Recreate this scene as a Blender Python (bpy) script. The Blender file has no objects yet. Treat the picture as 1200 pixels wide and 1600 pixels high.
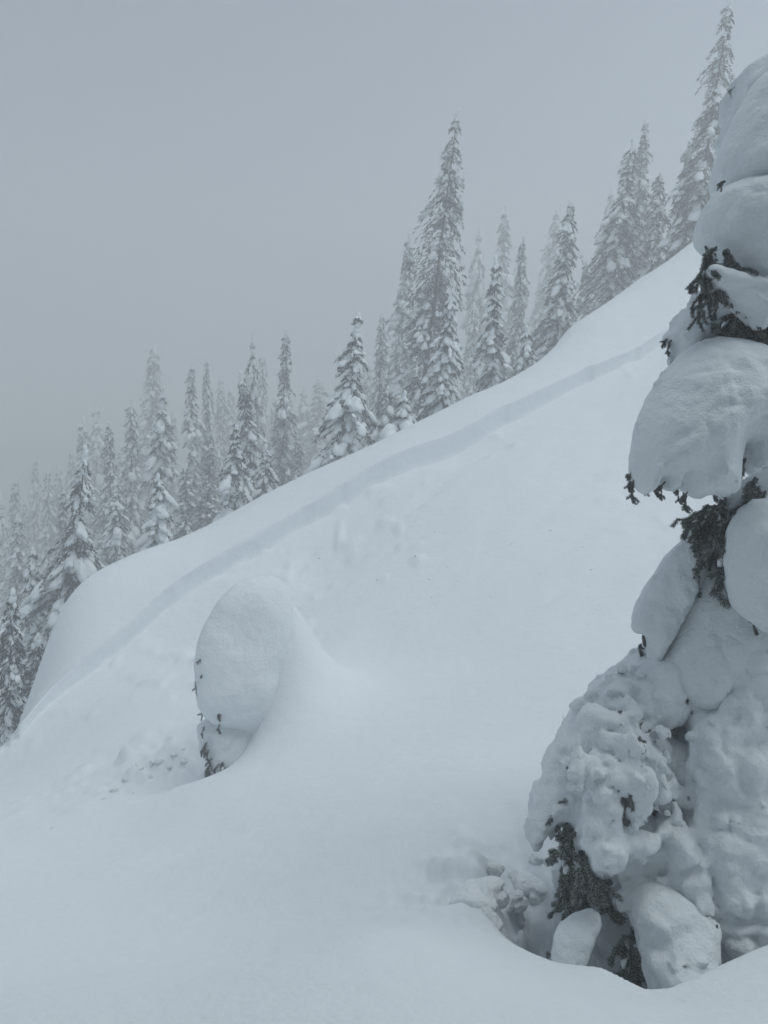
import bpy, math, random
import numpy as np
from mathutils import Vector, Matrix

sc = bpy.context.scene
# ------------------------------------------------------------------ camera
FPX = 1200.0                      # focal length in photograph pixels (1200 x 1600)
PITCH = math.radians(-5.0)
cam = bpy.data.cameras.new('camera')
cam.sensor_fit = 'VERTICAL'
cam.sensor_height = 36.0
cam.lens = 36.0 * FPX / 1600.0
cam.clip_start = 0.05
cam.clip_end = 1500
cam_o = bpy.data.objects.new('camera', cam)
sc.collection.objects.link(cam_o)
cam_o.rotation_euler = (math.pi / 2 + PITCH, 0, 0)
sc.camera = cam_o
# ------------------------------------------------------------------ sky, sun, exposure
SUN_EL, SUN_AZ = math.radians(70), math.radians(88)      # azimuth from +y towards +x
w = bpy.data.worlds.new('World'); sc.world = w; w.use_nodes = True
nt = w.node_tree
bg = nt.nodes['Background']
sky = nt.nodes.new('ShaderNodeTexSky')
sky.sky_type = 'NISHITA'; sky.sun_disc = False
sky.sun_elevation = SUN_EL; sky.sun_rotation = SUN_AZ
sky.altitude = 1800; sky.air_density = 1.0; sky.dust_density = 6.0; sky.ozone_density = 1.0
nt.links.new(sky.outputs[0], bg.inputs[0])
bg.inputs[1].default_value = 0.05
sun = bpy.data.lights.new('sun', 'SUN')
sun.energy = 1.5; sun.angle = math.radians(45); sun.color = (0.97, 1.0, 0.965)
sun_o = bpy.data.objects.new('sun', sun); sc.collection.objects.link(sun_o)
sd = Vector((math.sin(SUN_AZ) * math.cos(SUN_EL), math.cos(SUN_AZ) * math.cos(SUN_EL), math.sin(SUN_EL)))
sun_o.rotation_euler = sd.to_track_quat('Z', 'Y').to_euler()
sun_o.location = sd * 60
sc.view_settings.view_transform = 'Standard'
sc.view_settings.look = 'None'
sc.view_settings.gamma = 1.0
sc.view_settings.use_curve_mapping = False
sc.view_settings.exposure = 0.52
sc.render.engine = 'CYCLES'
sc.cycles.use_denoising = True
sc.cycles.max_bounces = 6
sc.cycles.diffuse_bounces = 4
sc.cycles.volume_bounces = 4
sc.cycles.transparent_max_bounces = 4
sc.cycles.use_adaptive_sampling = True
sc.cycles.adaptive_threshold = 0.02
# ------------------------------------------------------------------ helpers
rng = np.random.default_rng(7)
CP, SP = math.cos(PITCH), math.sin(PITCH)

def pix(u, v, Y):
    """the point on the ray through photo pixel (u, v) at forward distance Y"""
    cx, cy = (u - 600) / FPX, (800 - v) / FPX
    dy = CP - cy * SP; dz = SP + cy * CP
    return np.array([cx / dy * Y, Y, dz / dy * Y])

def pixn(P, Y):
    P = np.asarray(P, float)
    cx, cy = (P[:, 0] - 600) / FPX, (800 - P[:, 1]) / FPX
    dy = CP - cy * SP; dz = SP + cy * CP
    return np.stack([cx / dy * Y, np.broadcast_to(Y, cx.shape), dz / dy * Y], 1)

_lat = np.random.default_rng(3).random((64, 64, 64)).astype(np.float32)
def vnoise(x, y, z, s, off=0.0):
    x = np.asarray(x) / s + off; y = np.asarray(y) / s + off * 1.7; z = np.asarray(z) / s + off * 0.6
    ix, iy, iz = np.floor(x).astype(int), np.floor(y).astype(int), np.floor(z).astype(int)
    fx, fy, fz = x - ix, y - iy, z - iz
    fx = fx * fx * (3 - 2 * fx); fy = fy * fy * (3 - 2 * fy); fz = fz * fz * (3 - 2 * fz)
    ix &= 63; iy &= 63; iz &= 63
    jx, jy, jz = (ix + 1) & 63, (iy + 1) & 63, (iz + 1) & 63
    a = _lat[ix, iy, iz] * (1 - fx) + _lat[jx, iy, iz] * fx
    b = _lat[ix, jy, iz] * (1 - fx) + _lat[jx, jy, iz] * fx
    c = _lat[ix, iy, jz] * (1 - fx) + _lat[jx, iy, jz] * fx
    d = _lat[ix, jy, jz] * (1 - fx) + _lat[jx, jy, jz] * fx
    return ((a * (1 - fy) + b * fy) * (1 - fz) + (c * (1 - fy) + d * fy) * fz) * 2 - 1

def mesh_from(name, V, faces, smooth=True, mat_idx=None):
    """faces: list of int arrays (n,3) or (n,4)"""
    me = bpy.data.meshes.new(name)
    V = np.asarray(V, np.float32)
    faces = [np.asarray(f, np.int32) for f in faces if len(f)]
    me.vertices.add(len(V)); me.vertices.foreach_set('co', V.ravel())
    loops = np.concatenate([f.ravel() for f in faces])
    tot = np.concatenate([np.full(len(f), f.shape[1], np.int32) for f in faces])
    start = np.concatenate([[0], np.cumsum(tot)[:-1]]).astype(np.int32)
    me.loops.add(len(loops)); me.loops.foreach_set('vertex_index', loops)
    me.polygons.add(len(tot)); me.polygons.foreach_set('loop_start', start)
    me.polygons.foreach_set('loop_total', tot)
    me.polygons.foreach_set('use_smooth', np.full(len(tot), smooth, bool))
    if mat_idx is not None:
        me.polygons.foreach_set('material_index', np.asarray(mat_idx, np.int32))
    me.update(calc_edges=True)
    return me

def link(name, me, parent=None, mats=(), **props):
    o = bpy.data.objects.new(name, me)
    sc.collection.objects.link(o)
    if me is not None and len(me.materials) == 0:
        for m in mats: me.materials.append(m)
    if parent is not None: o.parent = parent
    for k, v in props.items(): o[k] = v
    return o

def surface_nets(f, org, h):
    s = f < 0
    nx, ny, nz = f.shape
    c = np.zeros((nx - 1, ny - 1, nz - 1), np.int8)
    for a in (0, 1):
        for b in (0, 1):
            for d in (0, 1):
                c += s[a:nx - 1 + a, b:ny - 1 + b, d:nz - 1 + d]
    I, J, K = np.nonzero((c > 0) & (c < 8))
    idx = np.full(c.shape, -1, np.int64); idx[I, J, K] = np.arange(len(I))
    P = np.zeros((len(I), 3)); n = np.zeros(len(I))
    cor = [(a, b, d) for a in (0, 1) for b in (0, 1) for d in (0, 1)]
    for p in cor:
        for ax in range(3):
            if p[ax] == 1: continue
            q = list(p); q[ax] = 1
            fa = f[I + p[0], J + p[1], K + p[2]]; fb = f[I + q[0], J + q[1], K + q[2]]
            m = (fa < 0) != (fb < 0)
            t = np.where(m, fa / np.where(m, fa - fb, 1), 0)
            for k in range(3):
                P[:, k] += np.where(m, p[k] + (t if k == ax else 0), 0)
            n += m
    P /= n[:, None]
    V = (P + np.stack([I, J, K], 1)) * h + org
    quads = []
    for ax in range(3):
        b, d = (ax + 1) % 3, (ax + 2) % 3
        sl0 = [slice(None)] * 3; sl1 = [slice(None)] * 3
        sl0[ax] = slice(0, -1); sl1[ax] = slice(1, None)
        diff = s[tuple(sl0)] != s[tuple(sl1)]
        E = np.stack(np.nonzero(diff), 1)
        ok = (E[:, b] > 0) & (E[:, d] > 0) & (E[:, b] < f.shape[b] - 1) & (E[:, d] < f.shape[d] - 1)
        E = E[ok]
        ins = s[E[:, 0], E[:, 1], E[:, 2]]
        def cell(db, dd):
            G = E.copy(); G[:, b] += db; G[:, d] += dd
            return idx[G[:, 0], G[:, 1], G[:, 2]]
        q = np.stack([cell(-1, -1), cell(0, -1), cell(0, 0), cell(-1, 0)], 1)
        q[~ins] = q[~ins][:, ::-1]
        quads.append(q)
    Q = np.concatenate(quads)
    return V, Q[(Q >= 0).all(1)]

def chaikin(P, n=2):
    P = np.asarray(P, float)
    for _ in range(n):
        N = np.roll(P, -1, 0)
        P = np.stack([P * .75 + N * .25, P * .25 + N * .75], 1).reshape(-1, 2)
    return P

def poly_sdf(px, pz, P):
    d = np.full(px.shape, 1e9); inside = np.zeros(px.shape, bool)
    for i in range(len(P)):
        a, b = P[i], P[(i + 1) % len(P)]
        e = b - a; wx, wz = px - a[0], pz - a[1]
        t = np.clip((wx * e[0] + wz * e[1]) / max(e @ e, 1e-12), 0, 1)
        d = np.minimum(d, (wx - e[0] * t) ** 2 + (wz - e[1] * t) ** 2)
        c = ((a[1] > pz) != (b[1] > pz)) & (px < (b[0] - a[0]) * (pz - a[1]) / ((b[1] - a[1]) or 1e-12) + a[0])
        inside ^= c
    d = np.sqrt(d)
    return np.where(inside, -d, d)

def smin(a, b, k):
    h = np.clip(0.5 + 0.5 * (b - a) / k, 0, 1)
    return b * (1 - h) + a * h - k * h * (1 - h)

def solid(polys, ells=(), h=0.016, flat=1.0, noise=((0.02, 0.12),), k=0.05, off=0.0, margin=0.1, floor=None):
    """a rounded mass: outlines with their own distance and thickness, joined with ellipsoids.
    polys: (outline px, Y, front, back, tilt_x, tilt_z); ells: (centre xyz, radii xyz)"""
    lo, hi = np.full(3, 1e9), np.full(3, -1e9)
    prep = []
    for (out, Y, tf, tb, kx, kz) in polys:
        P = pixn(chaikin(out, 2), Y)[:, [0, 2]]
        c = P.mean(0)
        prep.append((P, c, Y, tf, tb, kx, kz))
        ext = np.abs((P - c) @ np.diag([kx, kz])).sum(1).max()
        lo = np.minimum(lo, [P[:, 0].min(), Y - tf - ext, P[:, 1].min()])
        hi = np.maximum(hi, [P[:, 0].max(), Y + tb + ext, P[:, 1].max()])
    for c, r in ells:
        lo = np.minimum(lo, np.asarray(c) - r); hi = np.maximum(hi, np.asarray(c) + r)
    lo -= margin; hi += margin
    g = [np.arange(lo[i], hi[i] + h, h) for i in range(3)]
    X, Yg, Z = np.meshgrid(*g, indexing='ij')
    f = None
    X2, Z2 = np.meshgrid(g[0], g[2], indexing='ij')
    for (P, c, Y, tf, tb, kx, kz) in prep:
        s = poly_sdf(X2, Z2, P)
        d = np.maximum(-s, 0); R = max(d.max(), 1e-3)
        q = np.clip(d / (R * flat), 0, 1); prof = np.sqrt(1 - (1 - q) ** 2)
        yc = Y + kx * (X2 - c[0]) + kz * (Z2 - c[1])
        dy = Yg - yc[:, None, :]
        t = np.where(dy < 0, tf, tb) * prof[:, None, :]
        fin = (np.abs(dy) - t)
        sl = np.maximum(s, 0)[:, None, :]
        fo = np.where(sl > 0, np.sqrt(sl ** 2 + dy ** 2), fin)
        f = fo if f is None else smin(f, fo, k)
    for c, r in ells:
        r = np.asarray(r, float)
        q = np.sqrt(((X - c[0]) / r[0]) ** 2 + ((Yg - c[1]) / r[1]) ** 2 + ((Z - c[2]) / r[2]) ** 2)
        fe = (q - 1) * r.min()
        f = fe if f is None else smin(f, fe, k)
    for i, (a, s) in enumerate(noise):
        n = vnoise(X, Yg, Z, s, off + 3.3 * i)
        if a < 0:                                   # billowy: rounded lumps with creases
            f = f - (-a) * (3.2 * np.minimum(np.abs(n), .5) - .8)
        else:
            f = f + a * n
    f = f.astype(np.float64)
    f[0], f[-1], f[:, 0], f[:, -1], f[:, :, 0], f[:, :, -1] = 1, 1, 1, 1, 1, 1
    return surface_nets(f, np.array([g[0][0], g[1][0], g[2][0]]), h)

# ------------------------------------------------------------------ materials
def new_mat(name):
    m = bpy.data.materials.new(name); m.use_nodes = True
    return m, m.node_tree, m.node_tree.nodes['Principled BSDF']

def snow_mat(name, col, bumps, rough=0.75):
    m, t, p = new_mat(name)
    p.inputs['Base Color'].default_value = (*col, 1)
    p.inputs['Roughness'].default_value = rough
    p.inputs['Specular IOR Level'].default_value = 0.15
    tc = t.nodes.new('ShaderNodeTexCoord'); prev = None
    for scale, dist, detail in bumps:
        n = t.nodes.new('ShaderNodeTexNoise'); n.inputs['Scale'].default_value = scale
        n.inputs['Detail'].default_value = detail
        b = t.nodes.new('ShaderNodeBump'); b.inputs['Strength'].default_value = 1.0
        b.inputs['Distance'].default_value = dist
        t.links.new(tc.outputs['Object'], n.inputs['Vector'])
        t.links.new(n.outputs['Fac'], b.inputs['Height'])
        if prev: t.links.new(prev.outputs[0], b.inputs['Normal'])
        prev = b
    t.links.new(prev.outputs[0], p.inputs['Normal'])
    return m

SNOW = (0.77, 0.82, 0.85)
M_ground = snow_mat('ground_snow', SNOW, [(1.1, 0.06, 4), (7, 0.014, 5), (45, 0.004, 4)])
M_lobe = snow_mat('tree_snow', SNOW, [(9, 0.013, 6), (30, 0.009, 6), (100, 0.005, 5)])
M_pad = snow_mat('branch_snow', (0.82, 0.86, 0.88), [(6, 0.03, 4)])

def needle_mat(name, dark, frost, amount, scale):
    m, t, p = new_mat(name)
    p.inputs['Roughness'].default_value = 0.8
    p.inputs['Specular IOR Level'].default_value = 0.1
    tc = t.nodes.new('ShaderNodeTexCoord')
    n = t.nodes.new('ShaderNodeTexNoise'); n.inputs['Scale'].default_value = scale; n.inputs['Detail'].default_value = 3
    r = t.nodes.new('ShaderNodeValToRGB')
    r.color_ramp.elements[0].position = 0.62 - amount * 0.4
    r.color_ramp.elements[1].position = 0.72 - amount * 0.2
    r.color_ramp.elements[0].color = (*dark, 1); r.color_ramp.elements[1].color = (*frost, 1)
    t.links.new(tc.outputs['Object'], n.inputs['Vector'])
    t.links.new(n.outputs['Fac'], r.inputs[0]); t.links.new(r.outputs[0], p.inputs['Base Color'])
    return m

M_needle_near = needle_mat('near_needles', (0.045, 0.048, 0.034), (0.46, 0.49, 0.50), 0.50, 130)
M_needle_far = needle_mat('fir_needles', (0.020, 0.025, 0.020), (0.44, 0.47, 0.49), 0.16, 5.0)
M_needle_frost = needle_mat('frosted_fir_needles', (0.045, 0.052, 0.046), (0.60, 0.63, 0.65), 0.5, 5.0)

def bark_mat():
    m, t, p = new_mat('bark')
    tc = t.nodes.new('ShaderNodeTexCoord'); n = t.nodes.new('ShaderNodeTexNoise')
    n.inputs['Scale'].default_value = 18; n.inputs['Detail'].default_value = 5
    r = t.nodes.new('ShaderNodeValToRGB')
    r.color_ramp.elements[0].color = (0.03, 0.024, 0.02, 1); r.color_ramp.elements[1].color = (0.13, 0.10, 0.085, 1)
    b = t.nodes.new('ShaderNodeBump'); b.inputs['Distance'].default_value = 0.02
    t.links.new(tc.outputs['Object'], n.inputs['Vector']); t.links.new(n.outputs['Fac'], r.inputs[0])
    t.links.new(r.outputs[0], p.inputs['Base Color']); t.links.new(n.outputs['Fac'], b.inputs['Height'])
    t.links.new(b.outputs[0], p.inputs['Normal']); p.inputs['Roughness'].default_value = 0.9
    return m
M_bark = bark_mat()

# ------------------------------------------------------------------ terrain
class RBF:
    def __init__(s, P, lam=0.02):
        P = np.asarray(P, float); s.c = P[:, :2]; n = len(P)
        K = s.k(s.c, s.c) + lam * np.eye(n)
        A = np.zeros((n + 3, n + 3)); A[:n, :n] = K
        A[:n, n] = 1; A[:n, n + 1:] = s.c; A[n:, :n] = A[:n, n:].T
        s.w = np.linalg.solve(A, np.concatenate([P[:, 2], np.zeros(3)]))
    @staticmethod
    def k(a, b):
        d2 = ((a[:, None, :] - b[None]) ** 2).sum(2) + 1e-9
        return 0.5 * d2 * np.log(d2)
    def __call__(s, x, y):
        x = np.asarray(x, float); sh = x.shape
        q = np.stack([x.ravel(), np.asarray(y, float).ravel()], 1); n = len(s.c)
        out = np.empty(len(q))
        for i in range(0, len(q), 40000):
            b = q[i:i + 40000]
            out[i:i + 40000] = s.k(b, s.c) @ s.w[:n] + s.w[n] + b @ s.w[n + 1:]
        return out.reshape(sh)

# crown fracture: u, v of the foot, v of the lip, forward distance of the foot
CROWN = [(-60, 1235, 1224, 11.9), (0, 1184, 1166, 12.5), (60, 1125, 1098, 13.3), (140, 1055, 1022, 14.5), (200, 1003, 969, 15.4), (260, 952, 915, 16.2),
         (330, 905, 872, 17.0), (400, 867, 832, 17.8), (480, 823, 789, 18.7), (545, 788, 748, 19.4), (575, 764, 727, 19.9),
         (620, 744, 705, 20.3), (700, 715, 677, 21.2), (760, 680, 646, 22.0), (820, 650, 618, 22.8), (900, 609, 581, 24.0),
         (980, 571, 547, 25.2), (1040, 538, 515, 26.2), (1130, 478, 466, 27.6), (1250, 395, 390, 29.0)]
BED = [(600, 1600, 1.95), (600, 1450, 2.8), (600, 1300, 4.6), (600, 1200, 6.7), (600, 1120, 9.2), (600, 1000, 12.6), (600, 900, 15.1), (600, 810, 18.0),
       (1000, 1600, 2.0), (1000, 1100, 7.0), (1000, 900, 12.0), (1000, 750, 17.0), (1000, 640, 21.6),
       (800, 1150, 7.0), (800, 1000, 10.8), (800, 850, 14.8), (800, 730, 18.8), (780, 1350, 3.9), (1150, 1000, 8.5), (1150, 800, 14), (1150, 600, 21.5),
       (200, 1100, 12.4), (200, 1200, 9.9), (200, 1300, 7.4), (200, 1400, 5.0), (200, 1600, 2.2),
       (20, 1250, 10.0), (0, 1400, 5.5), (0, 1600, 2.3), (400, 1250, 7.0), (400, 1400, 4.4), (400, 1500, 3.1), (420, 1192, 8.5), (330, 1228, 7.9),
       (400, 1000, 14.0), (400, 930, 16.0), (300, 1010, 15.0), (500, 900, 16.5), (520, 1110, 10.4), (-250, 1300, 8.5), (-250, 1550, 3.0), (-500, 1300, 8.5), (1500, 1500, 2.7), (1700, 1200, 4.5)]
RIDGE = [(0, 1182, 13.2), (30, 1138, 14.2), (62, 1080, 15.0), (72, 1030, 15.6), (88, 968, 16.6), (130, 920, 17.6), (190, 879, 18.6), (260, 848, 19.4), (330, 818, 20.2),
         (400, 780, 21.0), (480, 740, 21.8), (560, 704, 22.6), (650, 660, 23.4), (740, 616, 24.3), (830, 573, 25.4), (850, 558, 26.4),
         (880, 524, 27.8), (930, 485, 28.8), (1000, 435, 30), (1085, 378, 31), (1180, 305, 32), (1300, 215, 33)]
LIP = [(690, 1370, 4.0), (740, 1425, 3.4), (795, 1472, 3.0), (870, 1502, 2.75), (940, 1510, 2.66), (1010, 1546, 2.46), (1050, 1545, 2.45), (1110, 1520, 2.55), (1180, 1488, 2.75), (1260, 1455, 2.95), (1400, 1430, 3.1)]
BED += LIP
common = [(0, 0, -1.55), (3, -3, -1.0), (-3, -3, -1.9), (0, -12, -1.6), (12, -8, 0.5), (-14, -8, -5), (16, 4, 1.2), (-16, 4, -6), (30, 8, 5), (-30, 8, -12), (0, -60, 0), (60, -20, 14), (-60, -20, -26), (55, 30, 20), (-55, 30, -25)]
A_pts = [pix(*p) for p in BED] + [pix(u, v, Y) for u, v, l, Y in CROWN] + common
B_pts = [pix(u, l, Y + 0.12) for u, v, l, Y in CROWN] + [pix(*p) for p in RIDGE] + [p for p in common if abs(p[0]) > 20 or p[1] < -40]
for u, v, Y in RIDGE[4::2]:
    r0 = pix(u, v, Y)
    for dY, dz in ((3, -0.8 - 0.5 * (u < 300)), (10, -3.0 - 1.5 * (u < 300)), (30, -6.5 - 4 * (u < 300)), (70, -13 - 6 * (u < 300))):
        q = r0 * (Y + dY) / Y
        B_pts.append((q[0], q[1], r0[2] + (q[2] - r0[2]) * 0.25 + dz))
for u, v, Y in RIDGE[0:3]:
    r0 = pix(u, v, Y)
    for dY, dz in ((3, -2.2), (9, -4.8)):
        q = r0 * (Y + dY) / Y
        B_pts.append((q[0], q[1], r0[2] + dz))
B_pts += [pix(40, 1125, 15.4), pix(45, 1112, 16.5), pix(62, 1075, 17.8), pix(20, 1165, 14.6), pix(10, 1190, 16)]
FA, FB = RBF(A_pts, 0.003), RBF(B_pts, 0.01)
_c = np.array([pix(u, v, Y) for u, v, l, Y in CROWN])
_caz = np.arctan2(_c[:, 0], _c[:, 1]); _cr = np.hypot(_c[:, 0], _c[:, 1])
AZL, AZR = _caz[0], _caz[-1]
_kr = np.random.default_rng(21)
_ka = np.sort(_kr.uniform(-0.75, 0.75, 46)); _kv = _kr.normal(0, 0.08, 46)
_kb = np.sort(_kr.uniform(-0.75, 0.75, 170)); _kw = _kr.normal(0, 0.008, 170)
def crown_r(az):
    r = np.interp(az, _caz, _cr)
    k = np.exp(-((np.clip(az, AZL, AZR) - az) / 0.2) ** 2)
    return r + k * (np.interp(az, _ka, _kv) + np.interp(az, _kb, _kw))

MUSH = pix(400, 1200, 9.5)
MTOP = pix(442, 950, 10.2)
LIPW = np.array([pix(*p) for p in LIP])[:, :2]
LIPW = LIPW[np.argsort(LIPW[:, 0])]
def gauss(x, y, cx, cy, sx, sy, rot=0.0):
    c, s = math.cos(rot), math.sin(rot); dx, dy = x - cx, y - cy
    return np.exp(-(((dx * c + dy * s) / sx) ** 2 + ((-dx * s + dy * c) / sy) ** 2))

def sstep(t):
    t = np.clip(t, 0, 1); return t * t * (3 - 2 * t)
DRIFT = pix(600, 1090, 10.2)
SCOUR = [(pix(a, b, Y0)[:2], pix(c, d, Y1)[:2], hh) for a, b, Y0, c, d, Y1, hh in ((612, 822, 17.6, 706, 768, 19.0, .13), (438, 890, 16.7, 505, 852, 17.7, .10), (690, 745, 19.9, 800, 700, 20.8, .10), (760, 985, 11.5, 960, 915, 12.6, .05), (880, 650, 22.0, 1000, 605, 23.4, .10))]
RUB1 = pix(235, 1205, 10.0)
RUB2 = pix(790, 1390, 3.75)
def bed(x, y):
    z = FA(x, y)
    r = np.hypot(x, y)
    dl = y - np.interp(x, LIPW[:, 0], LIPW[:, 1])                            # tree well behind its lip
    st = np.clip(dl / 0.45, 0, 1); st = st * st * (3 - 2 * st)
    z = z - 0.75 * st * np.exp(-(np.maximum(dl - 0.7, 0) / 0.8) ** 2) * sstep((x - LIPW[0, 0] - 0.12) / 0.5) * np.clip((3.2 - x) / 0.6, 0, 1)
    dx, dy = x - MTOP[0], y - MTOP[1]                                        # snow banked up against the lee of the small tree
    sx_ = 0.55 + 0.45 / (1 + np.exp(-dx / 0.09)); sy_ = 0.85 + 0.42 / (1 + np.exp(-dx / 0.2)) + 0.25 / (1 + np.exp(-dy / 0.2))
    rho = np.sqrt((dx / sx_) ** 2 + (dy / sy_) ** 2 + 0.09)
    z = z + 3.75 * np.exp(-rho / 0.43)
    z = z - 0.45 * gauss(x, y, MUSH[0] - .75, MUSH[1] + .2, 0.8, 0.75)        # hollow round the buried small tree
    z = z + 0.10 * gauss(x, y, DRIFT[0], DRIFT[1], 1.3, 0.8, 0.4)
    n = 0 * x
    z = z + 0.05 * vnoise(x, y, n, 2.6, 1.0) * np.clip(r / 6, 0, 1) + 0.012 * vnoise(x, y, n, 0.7, 2.0)
    lump = np.maximum(vnoise(x, y, n, 0.30, 5.0), 0) + 0.5 * np.maximum(vnoise(x, y, n, 0.13, 6.0), 0)
    z = z + 0.26 * lump * gauss(x, y, RUB1[0], RUB1[1], 1.3, 1.0, 0.3)
    lump2 = np.maximum(vnoise(x, y, n, 0.16, 7.0), 0) + 0.5 * np.maximum(vnoise(x, y, n, 0.07, 8.0), 0)
    z = z + 0.3 * lump2 * gauss(x, y, RUB2[0], RUB2[1], 0.42, 0.42)
    # slide path: scoured streaks running down the fall line and small clods
    s = np.clip((r - 9.5) / 4, 0, 1)
    ca, sa = math.cos(0.75), math.sin(0.75)
    a, b = x * ca + y * sa, -x * sa + y * ca
    z = z + s * (0.045 * np.abs(vnoise(a * 0.22, b, n, 0.8, 11.0)) + 0.022 * vnoise(a * 0.4, b, n, 0.3, 12.0))
    for (p0, p1, hh) in SCOUR:                                               # little scour steps left by the slide
        e = p1 - p0; ll = math.hypot(*e); e = e / ll
        t = ((x - p0[0]) * e[0] + (y - p0[1]) * e[1]) / ll; dd = -(x - p0[0]) * e[1] + (y - p0[1]) * e[0]
        dd = dd + 0.06 * vnoise(x, y, n, 0.5, 21.0)
        z = z - 0.9 * hh * np.clip(np.minimum(t, 1 - t) * 3, 0, 1) * np.exp(-(dd / .15) ** 2)
    patch = np.clip(vnoise(x, y, n, 2.5, 15.0) * 2, 0, 1)
    z = z + s * patch * 0.22 * np.maximum(vnoise(x, y, n, 0.35, 13.0) - 0.35, 0)
    return z

def slab(x, y):
    return FB(x, y) + 0.04 * vnoise(x, y, 0 * x, 3.0, 3.0)

az = np.concatenate([np.radians(np.linspace(-180, -48, 70))[:-1], np.radians(np.linspace(-48, 48, 500)), np.radians(np.linspace(48, 180, 70))[1:-1]])
NA = len(az)
rc = crown_r(az)
n1, n2, n3 = 390, 110, 50
t1 = np.linspace(0, 1, n1)
R1 = 0.5 * (np.maximum(rc - 0.02, 1)[None, :] / 0.5) ** t1[:, None]
R2 = rc[None, :] + 0.05 + (np.linspace(0, 1, n2) ** 1.5)[:, None] * 11.0
R3 = (rc + 11)[None, :] * (150.0 / (rc + 11))[None, :] ** np.linspace(0, 1, n3 + 1)[1:, None]
SX, SY = np.sin(az), np.cos(az)
Z1 = bed(R1 * SX, R1 * SY)
R23 = np.concatenate([R2, R3])
Z23 = slab(R23 * SX, R23 * SY)
za, zb = Z1[-1], Z23[0]
fade = np.clip(np.maximum(AZL - 0.05 - az, az - AZR + 0.12) / 0.12, 0, 1)
fade = np.maximum(fade, (zb - za < 0.02) * 1.0)
k = np.exp(-np.maximum(R23 - rc[None], 0) / (2.0 + 6 * fade)[None])
Z23 = Z23 + ((za - zb) * fade)[None] * k
zb = Z23[0]
nf = 7
tf = np.linspace(0, 1, nf + 2)[1:-1]
RF = np.stack([rc + 0.02 + 0.05 * t + 0.035 * vnoise(az * 60, 0 * az + t * 1.5, 0 * az, 1.0, 2.2) * math.sin(math.pi * t) - 0.05 * t ** 4 for t in tf])
ZF = np.stack([za + (zb - za) * t for t in tf])
lip = 0.0
n1_ = len(R1)
RR = np.concatenate([R1, R1[-1:], RF, R23[:1], R23]); ZZ = np.concatenate([Z1, Z1[-1:], ZF, Z23[:1], Z23])
nr = len(RR)
V = np.stack([RR * SX, RR * SY, ZZ], 2).reshape(-1, 3)
i = np.array([q for q in range(nr - 1) if q not in (n1_ - 1, n1_ + nf + 1)])[:, None] * NA; j = np.arange(NA)[None]; jn = (j + 1) % NA
Q = np.stack([i + j, i + NA + j, i + NA + jn, i + jn], 2).reshape(-1, 4)[:, ::-1]
V = np.concatenate([V, [[0, 0, ZZ[0].mean()]]])
cap = np.stack([np.full(NA, len(V) - 1), np.arange(NA), (np.arange(NA) + 1) % NA], 1)[:, ::-1]
me = mesh_from('snow_slope', V, [Q, cap])
link('snow_slope', me, None, [M_ground], kind='structure')

def ground(x, y):
    x, y = np.atleast_1d(np.asarray(x, float)), np.atleast_1d(np.asarray(y, float))
    a = np.arctan2(x, y); r = np.hypot(x, y)
    return np.where(r < crown_r(a), bed(x, y), slab(x, y))

def hit(u, v, lo=1.5, hi=60):
    Y = np.geomspace(lo, hi, 1500)
    P = pixn(np.tile([[u, v]], (1500, 1)), Y)
    g = ground(P[:, 0], P[:, 1]); b = np.nonzero(P[:, 2] < g)[0]
    k = b[0] if len(b) else 1499
    return np.array([P[k, 0], P[k, 1], g[k]])

# ------------------------------------------------------------------ fir twigs for the near trees
def tube(P, r0, r1, n=5):
    P = np.asarray(P, float); m = len(P)
    V, F = [], []
    for i in range(m):
        d = P[min(i + 1, m - 1)] - P[max(i - 1, 0)]; d /= np.linalg.norm(d) + 1e-9
        a = np.cross(d, [0.3, 0.9, 0.2]); a /= np.linalg.norm(a); b = np.cross(d, a)
        r = r0 + (r1 - r0) * i / (m - 1)
        for q in range(n):
            t = 2 * math.pi * q / n
            V.append(P[i] + r * (math.cos(t) * a + math.sin(t) * b))
    for i in range(m - 1):
        for q in range(n):
            F.append((i * n + q, i * n + (q + 1) % n, (i + 1) * n + (q + 1) % n, (i + 1) * n + q))
    c0 = len(V); V.append(P[0]); V.append(P[-1])
    for q in range(n):
        F.append((c0, (q + 1) % n, q, q)); F.append((c0 + 1, (m - 1) * n + q, (m - 1) * n + (q + 1) % n, (m - 1) * n + (q + 1) % n))
    tri = [f[:3] for f in F if f[2] == f[3]]; qd = [f for f in F if f[2] != f[3]]
    return np.array(V), np.array(qd), np.array(tri)

def lump_grid(nu=7, nv=4):
    th = np.linspace(0, 2 * np.pi, nu, endpoint=False); ph = np.linspace(0, np.pi, nv + 2)[1:-1]
    U = np.concatenate([[[0, 0, 1.0]], np.stack([np.outer(np.sin(ph), np.cos(th)), np.outer(np.sin(ph), np.sin(th)), np.outer(np.cos(ph), np.ones(nu))], 2).reshape(-1, 3), [[0, 0, -1.0]]])
    T = [(0, 1 + q, 1 + (q + 1) % nu) for q in range(nu)]
    for a in range(nv - 1):
        for q in range(nu):
            i0, i1, j0, j1 = 1 + a * nu + q, 1 + a * nu + (q + 1) % nu, 1 + (a + 1) * nu + q, 1 + (a + 1) * nu + (q + 1) % nu
            T += [(i0, j0, j1), (i0, j1, i1)]
    e = len(U) - 1
    T += [(e, 1 + (nv - 1) * nu + (q + 1) % nu, 1 + (nv - 1) * nu + q) for q in range(nu)]
    return U, np.array(T)
LU, LTRI = lump_grid()

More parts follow.
